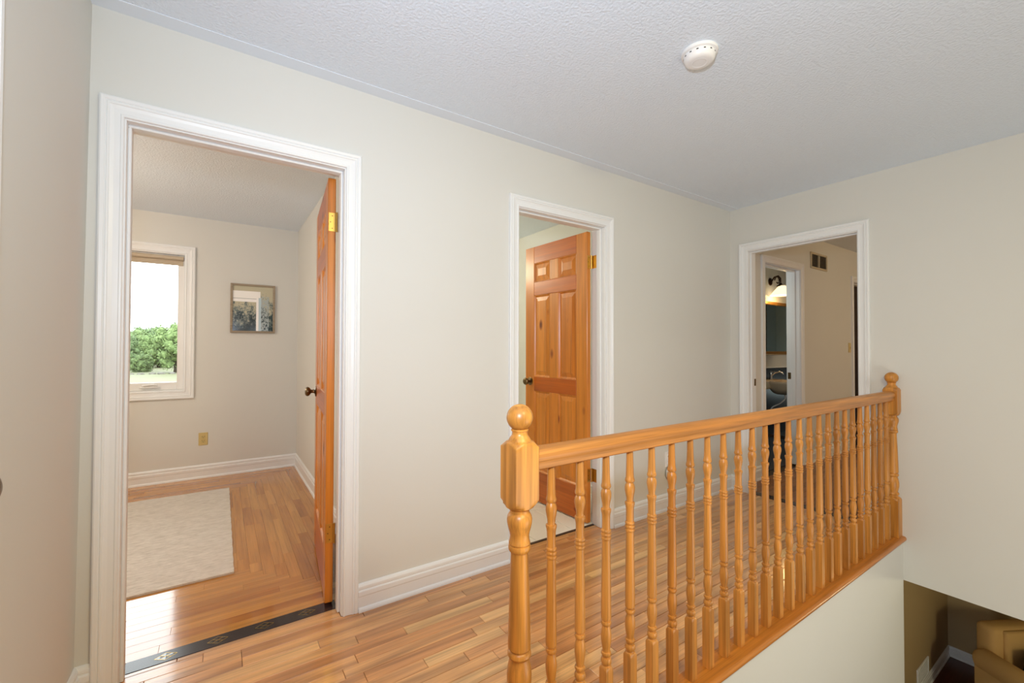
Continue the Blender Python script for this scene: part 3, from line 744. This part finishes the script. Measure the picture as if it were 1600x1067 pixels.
def outlet(name, cx, wall_y_, cz, mat, label, w=0.072, h=0.118):
    t = tag(empty(name, (cx, wall_y_, cz)), label=label, cat='outlet')
    MB().box(cx-w/2, cx+w/2, wall_y_-0.006, wall_y_, cz-h/2, cz+h/2, 0.0025).build('cover_plate', mat, t)
    for s in (-1, 1):
        zc = cz+s*0.0195
        rc = MB().box(cx-0.017, cx+0.017, wall_y_-0.0085, wall_y_-0.004, zc-0.0145, zc+0.0145, 0.004).build('receptacle', mat, t)
        sl = MB()
        for dx in (-0.007, 0.007): sl.box(cx+dx-0.0016, cx+dx+0.0016, wall_y_-0.0089, wall_y_-0.008, zc-0.002, zc+0.008)
        sl.box(cx-0.003, cx+0.003, wall_y_-0.0089, wall_y_-0.008, zc-0.010, zc-0.005)
        sl.build('slot', M['hole'], rc)
    return t
outlet('wall_outlet', -0.131, BED_BACK, 0.364, M['ivory'], 'ivory wall outlet low on the bedroom back wall')
outlet('wall_outlet', 2.838, 0.0, 0.382, M['plastic'], 'white wall outlet on the hall wall seen behind the balusters')
nl = tag(empty('night_light', (2.83, 0, 0.275)), label='small white plug-in night light under the white hall outlet', cat='night light')
hexa = [(0.05*math.cos(a)*0.85, 0.052*math.sin(a)) for a in [PI/8+PI/4*k for k in range(8)]]
MB().grid([[(2.838+a*q, yy, 0.278+b*q) for a, b in hexa] for yy, q in ((-0.009, 0.8), (-0.014, 1.0), (-0.034, 1.0), (-0.042, 0.86))], closed=True, cap=True).build('lamp_housing', M['plastic'], nl, smooth=True, angle=30)
MB().box(2.828, 2.848, -0.016, -0.0092, 0.325, 0.345, 0.002).build('plug', M['plastic'], nl)

# smoke detector
sd = tag(empty('smoke_detector', (1.615, -1.055, CEIL)), label='round white smoke detector on the stippled ceiling', cat='smoke detector')
Mx = Matrix.Translation((1.615, -1.055, CEIL)) @ Matrix.Rotation(PI, 4, 'X')
MB().lathe([(0, 0.0), (0, 0.070), (0.004, 0.071), (0.011, 0.069), (0.013, 0.064), (0.0131, 0.0)], 40, Mx).build('base_ring', M['plastic'], sd, smooth=True)
MB().lathe([(0.0132, 0.0), (0.0132, 0.0595), (0.016, 0.0615), (0.026, 0.0605), (0.036, 0.0565), (0.042, 0.050), (0.0445, 0.040), (0.0450, 0.022), (0.0455, 0.0)], 40, Mx).build('cover', M['plastic'], sd, smooth=True)
gr = MB()
gr.lathe([(0.0452, 0.024), (0.0462, 0.026), (0.0466, 0.030), (0.0456, 0.0335)], 32, Mx, cap=False)
gr.build('sounder_ring', M['plastic'], sd, smooth=True)
for k in range(14):
    a = 2*PI*k/14
    MB().box(-0.004, 0.004, -0.0008, 0.0008, -0.002, 0.002).build('vent_slot', M['hole'], sd).matrix_parent_inverse = Matrix.Translation((0.0605*math.cos(a), 0.0605*math.sin(a), -0.021)) @ Matrix.Rotation(a+PI/2, 4, 'Z')

# rug
rg = MB()
nx, ny = 40, 40
rows = []
for j in range(ny+1):
    rows.append([(-1.62+(1.69)*i/nx + (0.0012*math.sin(j*1.9) if i in (0, nx) else 0), 0.715+1.69*j/ny + (0.0012*math.sin(i*1.7) if j in (0, ny) else 0), 0.0105+0.0008*math.sin(i*1.3)*math.sin(j*1.1)) for i in range(nx+1)])
rg.grid(rows)
edge = [rows[0][i] for i in range(nx+1)] + [rows[j][nx] for j in range(1, ny+1)] + [rows[ny][i] for i in range(nx-1, -1, -1)] + [rows[j][0] for j in range(ny-1, 0, -1)]
rg.grid([[(p[0], p[1], 0.0006) for p in edge], edge], closed=True)
rg.build('rug', M['rug'], smooth=True, label='cream woven rug with a faint raised pattern on the bedroom oak floor', cat='rug')

# ensuite fittings, on the wall facing the hall (y = 1.0)
EW = 1.0
mr = tag(empty('bathroom_mirror', (6.8, EW, 1.14)), label='wide gilt framed mirror above the ensuite basin', cat='mirror')
mx0, mx1, mz0, mz1 = 6.05, 7.55, 1.135, 1.90
for nm_, a in (('frame_rail', (mx0, mx1, mz0, mz0+0.05)), ('frame_rail', (mx0, mx1, mz1-0.05, mz1)), ('frame_side', (mx0, mx0+0.05, mz0+0.05, mz1-0.05)), ('frame_side', (mx1-0.05, mx1, mz0+0.05, mz1-0.05))):
    MB().box(a[0], a[1], EW-0.035, EW, a[2], a[3], 0.012, 2).build(nm_, M['gold'], mr)
MB().box(mx0+0.05, mx1-0.05, EW-0.012, EW-0.002, mz0+0.05, mz1-0.05).build('mirror_glass', M['mirror'], mr)
wt = struct('trim_wainscot', MB().box(4.02, 8.6, EW-0.012, EW, 0.0, 0.945), M['navy'])
mb = MB()
for k in range(60): mb.box(5.9+k*0.03+0.003, 5.9+k*0.03+0.027, EW-0.016, EW-0.004, 0.948, 0.966, 0.003)
mb.build('mosaic_border', M['plastic'], wt, kind='stuff')
# bath light
bx, bz = 6.56, 2.09
ls = tag(empty('vanity_light', (bx, EW, bz)), label='bronze scroll arm bathroom light with glowing bell glass shade', cat='wall light')
MB().lathe([(0, 0.0), (0, 0.055), (0.012, 0.05), (0.02, 0.02), (0.021, 0.0)], 20, Matrix.Translation((bx, EW, bz+0.10)) @ Matrix.Rotation(PI/2, 4, 'X')).build('back_plate', M['bronze'], ls, smooth=True)
arm = [(bx, EW-0.02, bz+0.10), (bx, EW-0.06, bz+0.16), (bx, EW-0.11, bz+0.17), (bx, EW-0.14, bz+0.13), (bx, EW-0.14, bz+0.07)]
MB().tube(arm, 0.010, 8).build('arm', M['bronze'], ls, smooth=True)
scr = [(bx-0.0-0.16*math.cos(a)*0.5*(1-a/9), EW-0.10, bz+0.10+0.07*math.sin(a)*(1-a/9)) for a in [0.5*k for k in range(12)]]
MB().tube(scr, 0.008, 6).build('scroll', M['bronze'], ls, smooth=True)
MB().lathe([(0.0, 0.0), (0.0, 0.05), (0.018, 0.045), (0.03, 0.022), (0.05, 0.015), (0.051, 0.0)], 20, Matrix.Translation((bx, EW-0.14, bz+0.015))).build('shade_holder', M['bronze'], ls, smooth=True)
MB().lathe([(0.012, 0.040), (0.0, 0.052), (-0.04, 0.085), (-0.09, 0.125), (-0.125, 0.155), (-0.123, 0.150), (-0.088, 0.118), (-0.04, 0.078), (0.0, 0.046)], 28, Matrix.Translation((bx, EW-0.16, bz+0.012)), cap=False).build('glass_shade', M['shade'], ls, smooth=True, label='glowing frosted bell glass shade')
light('vanity_bulb', 'POINT', (bx, EW-0.20, bz-0.17), 5.0, (1.0, 0.66, 0.28), 0.05)
# basin
sx, sy_, sz = 6.36, 0.66, 0.775
wb = tag(empty('wash_basin', (sx, EW, sz)), label='beige wall hung wash basin below the gilt mirror', cat='basin')
def oval(z, rx, ry, cy_=0.0): return [(sx+rx*math.cos(2*PI*k/32), sy_+cy_+ry*math.sin(2*PI*k/32), z) for k in range(32)]
mb = MB().grid([oval(sz-0.17, 0.10, 0.09, 0.08), oval(sz-0.15, 0.17, 0.15, 0.05), oval(sz-0.09, 0.245, 0.225, 0.02), oval(sz-0.02, 0.275, 0.26), oval(sz, 0.285, 0.27), oval(sz+0.012, 0.28, 0.265), oval(sz+0.014, 0.255, 0.24), oval(sz-0.01, 0.225, 0.185, -0.02), oval(sz-0.08, 0.16, 0.13, -0.02), oval(sz-0.11, 0.03, 0.03, -0.02)], closed=True, cap=True)
mb.build('bowl', M['porcelain'], wb, smooth=True, angle=60)
MB().box(sx-0.24, sx+0.24, sy_+0.16, EW-0.013, sz-0.10, sz+0.018, 0.02, 3).build('back_ledge', M['porcelain'], wb, smooth=True)
fc = tag(empty('basin_faucet', (sx, EW-0.10, sz+0.018)), label='chrome single spout faucet on the beige wash basin', cat='faucet')
fy = EW-0.10; fz = sz+0.0185
MB().lathe([(0, 0.0), (0, 0.026), (0.008, 0.026), (0.012, 0.019), (0.07, 0.017), (0.085, 0.019), (0.10, 0.012), (0.103, 0.0)], 16, Matrix.Translation((sx, fy, fz))).build('body', M['chrome'], fc, smooth=True)
MB().tube([(sx, fy, fz+0.05), (sx, fy-0.05, fz+0.10), (sx, fy-0.11, fz+0.115), (sx, fy-0.15, fz+0.10), (sx, fy-0.155, fz+0.08)], 0.010, 10).build('spout', M['chrome'], fc, smooth=True)
MB().box(sx-0.007, sx+0.007, fy-0.05, fy+0.015, fz+0.105, fz+0.117, 0.004).build('lever', M['chrome'], fc)
hs = tag(empty('supply_hose', (sx, EW-0.05, 0.45)), label='white looping water supply hose under the basin', cat='hose')
pts = []
ctrl = [(sx+0.06, EW-0.10, 0.64), (sx+0.14, EW-0.14, 0.60), (sx+0.25, EW-0.16, 0.575), (sx+0.28, EW-0.15, 0.51), (sx+0.20, EW-0.12, 0.45), (sx+0.10, EW-0.08, 0.41), (sx+0.09, EW-0.05, 0.37)]
for i in range(len(ctrl)-1):
    p0 = Vector(ctrl[max(0, i-1)]); p1 = Vector(ctrl[i]); p2 = Vector(ctrl[i+1]); p3 = Vector(ctrl[min(len(ctrl)-1, i+2)])
    for q in range(6):
        t = q/6
        pts.append(0.5*((2*p1)+(-p0+p2)*t+(2*p0-5*p1+4*p2-p3)*t*t+(-p0+3*p1-3*p2+p3)*t**3))
MB().tube(pts, 0.009, 8).build('hose', M['plastic'], hs, smooth=True)
MB().lathe([(0, 0.0), (0, 0.018), (0.03, 0.018), (0.032, 0.012), (0.07, 0.012), (0.071, 0.0)], 12, Matrix.Translation((sx+0.09, EW-0.012, 0.35)) @ Matrix.Rotation(PI/2, 4, 'X')).build('stop_valve', M['chrome'], hs, smooth=True)

# return air vent and switch in the side room
vt = tag(empty('air_vent', (5.525, 0, 2.10)), label='louvred return air vent high on the side room wall', cat='vent')
vx0, vx1, vz0, vz1 = 5.315, 5.735, 2.105, 2.285
for nm_, a in (('frame_side', (vx0, vx0+0.022, vz0, vz1)), ('frame_side', (vx1-0.022, vx1, vz0, vz1)), ('frame_rail', (vx0+0.022, vx1-0.022, vz0, vz0+0.022)), ('frame_rail', (vx0+0.022, vx1-0.022, vz1-0.022, vz1)), ('divider', (5.517, 5.533, vz0+0.022, vz1-0.022))):
    MB().box(a[0], a[1], -0.012, 0, a[2], a[3], 0.003).build(nm_, M['vent'], vt)
MB().box(vx0+0.02, vx1-0.02, -0.003, 0, vz0+0.02, vz1-0.02).build('backing', M['vent_dark'], vt)
for k in range(16):
    x = vx0+0.032+k*0.0235
    if abs(x-5.525) < 0.014: continue
    MB().poly([(x-0.008, -0.010, vz0+0.022), (x+0.004, -0.004, vz0+0.022), (x+0.004, -0.004, vz1-0.022), (x-0.008, -0.010, vz1-0.022)]).poly([(x-0.008, -0.009, vz0+0.022), (x+0.004, -0.003, vz0+0.022), (x+0.004, -0.003, vz1-0.022), (x-0.008, -0.009, vz1-0.022)]).build('louver', M['vent'], vt)
sw = tag(empty('light_switch', (6.375, 0, 1.24)), label='ivory light switch beside the dark closet opening', cat='switch')
MB().box(6.345, 6.415, -0.006, 0, 1.18, 1.298, 0.002).build('cover_plate', M['ivory'], sw)
MB().box(6.374, 6.386, -0.016, -0.0055, 1.228, 1.25, 0.003).build('toggle', M['ivory'], sw)

# ---------------- lower room: armchair, pillow, wall grille
ac = tag(empty('armchair', (6.80, -1.0, LOW), math.radians(60+180)), label='tan upholstered armchair in the dim room below the stairs', cat='armchair')
# local frame: +x is where the chair faces, y across (seen arm at y = 0)
def blk(nm_, b, mat, bev, seg=3): return MB().box(*b, bev, seg).build(nm_, mat, ac, smooth=True, angle=50, local=True)
blk('base', (-0.02, 0.86, 0.03, 0.81, 0.06, 0.30), M['tan'], 0.03)
for y0 in (0.0, 0.66):
    blk('arm', (-0.02, 0.88, y0-0.06, y0+0.15, 0.08, 0.56), M['tan'], 0.03)
    MB().tube([(-0.03, y0+0.05, 0.55), (0.0, y0+0.05, 0.56), (0.85, y0+0.05, 0.56), (0.89, y0+0.05, 0.55)], [0.095, 0.12, 0.12, 0.095], 20).build('arm_roll', M['tan'], ac, smooth=True, angle=60, local=True)
blk('backrest', (-0.14, 0.06, 0.10, 0.74, 0.10, 0.92), M['tan'], 0.06)
blk('back_cushion', (0.03, 0.10, 0.20, 0.64, 0.40, 0.90), M['tan'], 0.03)
blk('seat_cushion', (0.10, 0.88, 0.185, 0.655, 0.28, 0.40), M['tan'], 0.04)
for fx in (0.04, 0.80):
    for fy_ in (0.06, 0.76): MB().lathe([(0, 0.0), (0, 0.018), (0.065, 0.026), (0.066, 0)], 10, Matrix.Translation((fx, fy_, 0))).build('foot', M['dark_strip'], ac, local=True)
# scatter pillow
pl = MB()
n = 14; rows_t, rows_b = [], []
for j in range(n+1):
    a, b = [], []
    for i in range(n+1):
        u, v = i/n*2-1, j/n*2-1
        th2 = 0.075*(max(0, (1-u*u)*(1-v*v)))**0.42+0.004
        kx = 0.188*u*(1-0.08*(1-v*v)); ky = 0.20*v*(1-0.08*(1-u*u))
        a.append((kx, th2, ky)); b.append((kx, -th2, ky))
    rows_t.append(a); rows_b.append(b)
pl.grid(rows_t); pl.grid(rows_b)
pe = lambda R: [R[0][i] for i in range(n+1)]+[R[j][n] for j in range(1, n+1)]+[R[n][i] for i in range(n-1, -1, -1)]+[R[j][0] for j in range(n-1, 0, -1)]
pl.grid([pe(rows_t), pe(rows_b)], closed=True)
po = pl.build('pillow', M['pillow'], smooth=True, angle=80, label='dark blue scatter pillow leaning in the tan armchair', cat='pillow')
po.matrix_world = Matrix.Translation((6.80, -1.0, LOW)) @ Matrix.Rotation(math.radians(240), 4, 'Z') @ Matrix.Translation((0.25, 0.395, 0.64)) @ Matrix.Rotation(math.radians(90), 4, 'Z') @ Matrix.Rotation(math.radians(14), 4, 'X')
gv = tag(empty('wall_grille', (6.65, -0.57, LOW+0.14)), label='pale floor level wall grille in the dim lower room', cat='vent')
for nm_, a in (('frame_side', (6.44, 6.465, LOW+0.135, LOW+0.34)), ('frame_side', (6.83, 6.855, LOW+0.135, LOW+0.34)), ('frame_rail', (6.465, 6.83, LOW+0.135, LOW+0.16)), ('frame_rail', (6.465, 6.83, LOW+0.315, LOW+0.34))):
    MB().box(a[0], a[1], -0.585, -0.57, a[2], a[3], 0.003).build(nm_, M['trim'], gv)
for k in range(7):
    MB().box(6.465, 6.83, -0.580, -0.572, LOW+0.165+k*0.0215, LOW+0.177+k*0.0215, 0.002).build('louver', M['trim'], gv)

# ================================================================ OUTDOORS
GZ = -3.0
gm = MB()
gm.grid([[(x, y, GZ+0.25*math.sin(x*0.05)*math.cos(y*0.04)*(1 if y > 20 else 0)) for x in range(-200, 121, 10)] for y in range(4, 300, 8)])
gm.build('ground', M['lawn'], kind='structure', smooth=True)

def crown_mesh(seed, n=105, leaves=7500):
    """loose core of clumps, covered by thousands of small leaf sprays"""
    rnd = random.Random(seed); V = []; Fc = []
    cl = []
    while len(cl) < n:
        p = Vector((rnd.uniform(-1, 1), rnd.uniform(-1, 1), rnd.uniform(-1, 1)))
        if 0.3 < p.length < 1: cl.append((Vector((p.x*2.7, p.y*2.7, 3.9+p.z*3.1)), rnd.uniform(0.55, 1.0)))
    bm = bmesh.new(); bmesh.ops.create_icosphere(bm, subdivisions=2, radius=1.0)
    base = [v.co.copy() for v in bm.verts]; bf = [[v.index for v in f.verts] for f in bm.faces]; bm.free()
    for c, r_ in cl:
        o_ = len(V); V += [c+q*r_*0.72*rnd.uniform(0.8, 1.1) for q in base]; Fc += [[i+o_ for i in f] for f in bf]
    for k in range(leaves):
        c, r_ = cl[k % n]
        d = Vector((rnd.gauss(0, 1), rnd.gauss(0, 1), rnd.gauss(0, 1)+0.3)).normalized()
        p = c+d*r_*rnd.uniform(0.72, 1.18)
        a1 = Vector((rnd.uniform(-1, 1), rnd.uniform(-1, 1), rnd.uniform(-1, 1))).normalized()
        a2 = (a1.cross(d)+0.35*d)
        if a2.length < 0.1: continue
        a2.normalize(); h = rnd.uniform(0.07, 0.17); o_ = len(V)
        V += [p-a1*h*1.5, p+a2*h*0.7, p+a1*h*1.5, p-a2*h*0.7]; Fc.append([o_, o_+1, o_+2, o_+3])
    me = bpy.data.meshes.new('crown'); me.from_pydata([tuple(v) for v in V], [], Fc)
    for p in me.polygons: p.use_smooth = len(p.vertices) == 3
    return me
def trunk_mesh():
    mb = MB().tube([(0, 0, -0.3), (0.05, 0, 0.8), (0.0, 0.08, 2.4), (0.1, 0, 4.5)], [0.3, 0.22, 0.18, 0.08], 8)
    mb.tube([(0, 0.05, 1.8), (0.7, 0.1, 3.0), (1.1, 0.2, 4.0)], [0.12, 0.09, 0.04], 6); mb.tube([(0, 0.05, 1.6), (-0.6, -0.2, 2.8), (-1.0, -0.1, 4.0)], [0.12, 0.09, 0.04], 6)
    return mb.mesh('trunk', True)
tm = trunk_mesh(); tm.materials.append(M['bark'])
protos = []
for k, mk in enumerate(('leaf_a', 'leaf_b', 'leaf_c')):
    me = crown_mesh(20+k); me.materials.append(M[mk]); protos.append(me)
def tree(x, y, s, k, label, group=None, rz=0, dz=0.0):
    t = tag(empty('leafy_tree', (x, y, GZ), rz, label=label, cat='tree', group=group)); t.scale = (s, s, s)
    c = link('crown', protos[k], None, t, True); c.location.z = dz
    link('trunk', tm, None, t, True)
    return t
tree(-6.2, 88, 1.12, 1, 'large light green tree with visible trunk, at the right of the bedroom window view', rz=1.0, dz=0.1)
rnd = random.Random(5)
TL = 'green tree in the row across the far side of the lawn'
n_ = 0
for yy, xs_ in ((101, (-34, -24.5, -15.2, 3.2, 13)), (112, (-29.5, -20.3, -10.6, -1.0, 9)), (124, (-36, -25.6, -15.6, -5.6, 4.5)), (136, (-31, -20.5, -10.2, 0.2)), (148, (-26, -15.5, -5))):
    for x in xs_:
        tree(x, yy, rnd.uniform(1.02, 1.12)*(1+(yy-101)*0.0085), n_ % 3, TL, 'trees across the lawn', rnd.uniform(0, 6), -0.9); n_ += 1
TS = 'low dark bushy tree standing in front of the far tree row'
for i, x in enumerate([-26, -20.6, -15.6, -10.9]):
    tree(x, 91+(i % 2), rnd.uniform(0.48, 0.56), (2, 0, 2, 0)[i], TS, 'low trees before the tree row', rnd.uniform(0, 6), -1.2)
pm = MB().lathe([(0, 0.0), (0, 0.16), (7.2, 0.09), (7.25, 0.0)], 8, Matrix.Translation((-12.4, 86, GZ)))
pm.build('pole', M['pole'], smooth=True, label='thin pale pole standing before the far trees', cat='pole')
def rock(seed):
    r_ = random.Random(seed); bm = bmesh.new(); bmesh.ops.create_icosphere(bm, subdivisions=2, radius=0.5)
    for v in bm.verts: v.co *= r_.uniform(0.8, 1.15); v.co.z *= 0.6
    me = bpy.data.meshes.new('rock'); bm.to_mesh(me); bm.free(); me.materials.append(M['stone']); return me
rks = [rock(k) for k in range(3)]
for i in range(16):
    o_ = link('rock', rks[i % 3], None); o_.location = (-20+i*1.25+rnd.uniform(-.15, .15), 83+0.5*(i % 2), GZ+0.1); s = rnd.uniform(0.6, 0.95); o_.scale = (s*1.2, s, s); o_.rotation_euler = (0, 0, rnd.uniform(0, 6))
    tag(o_, 'pale field stone in the low row along the lawn edge', 'rock', 'stones along the lawn edge')
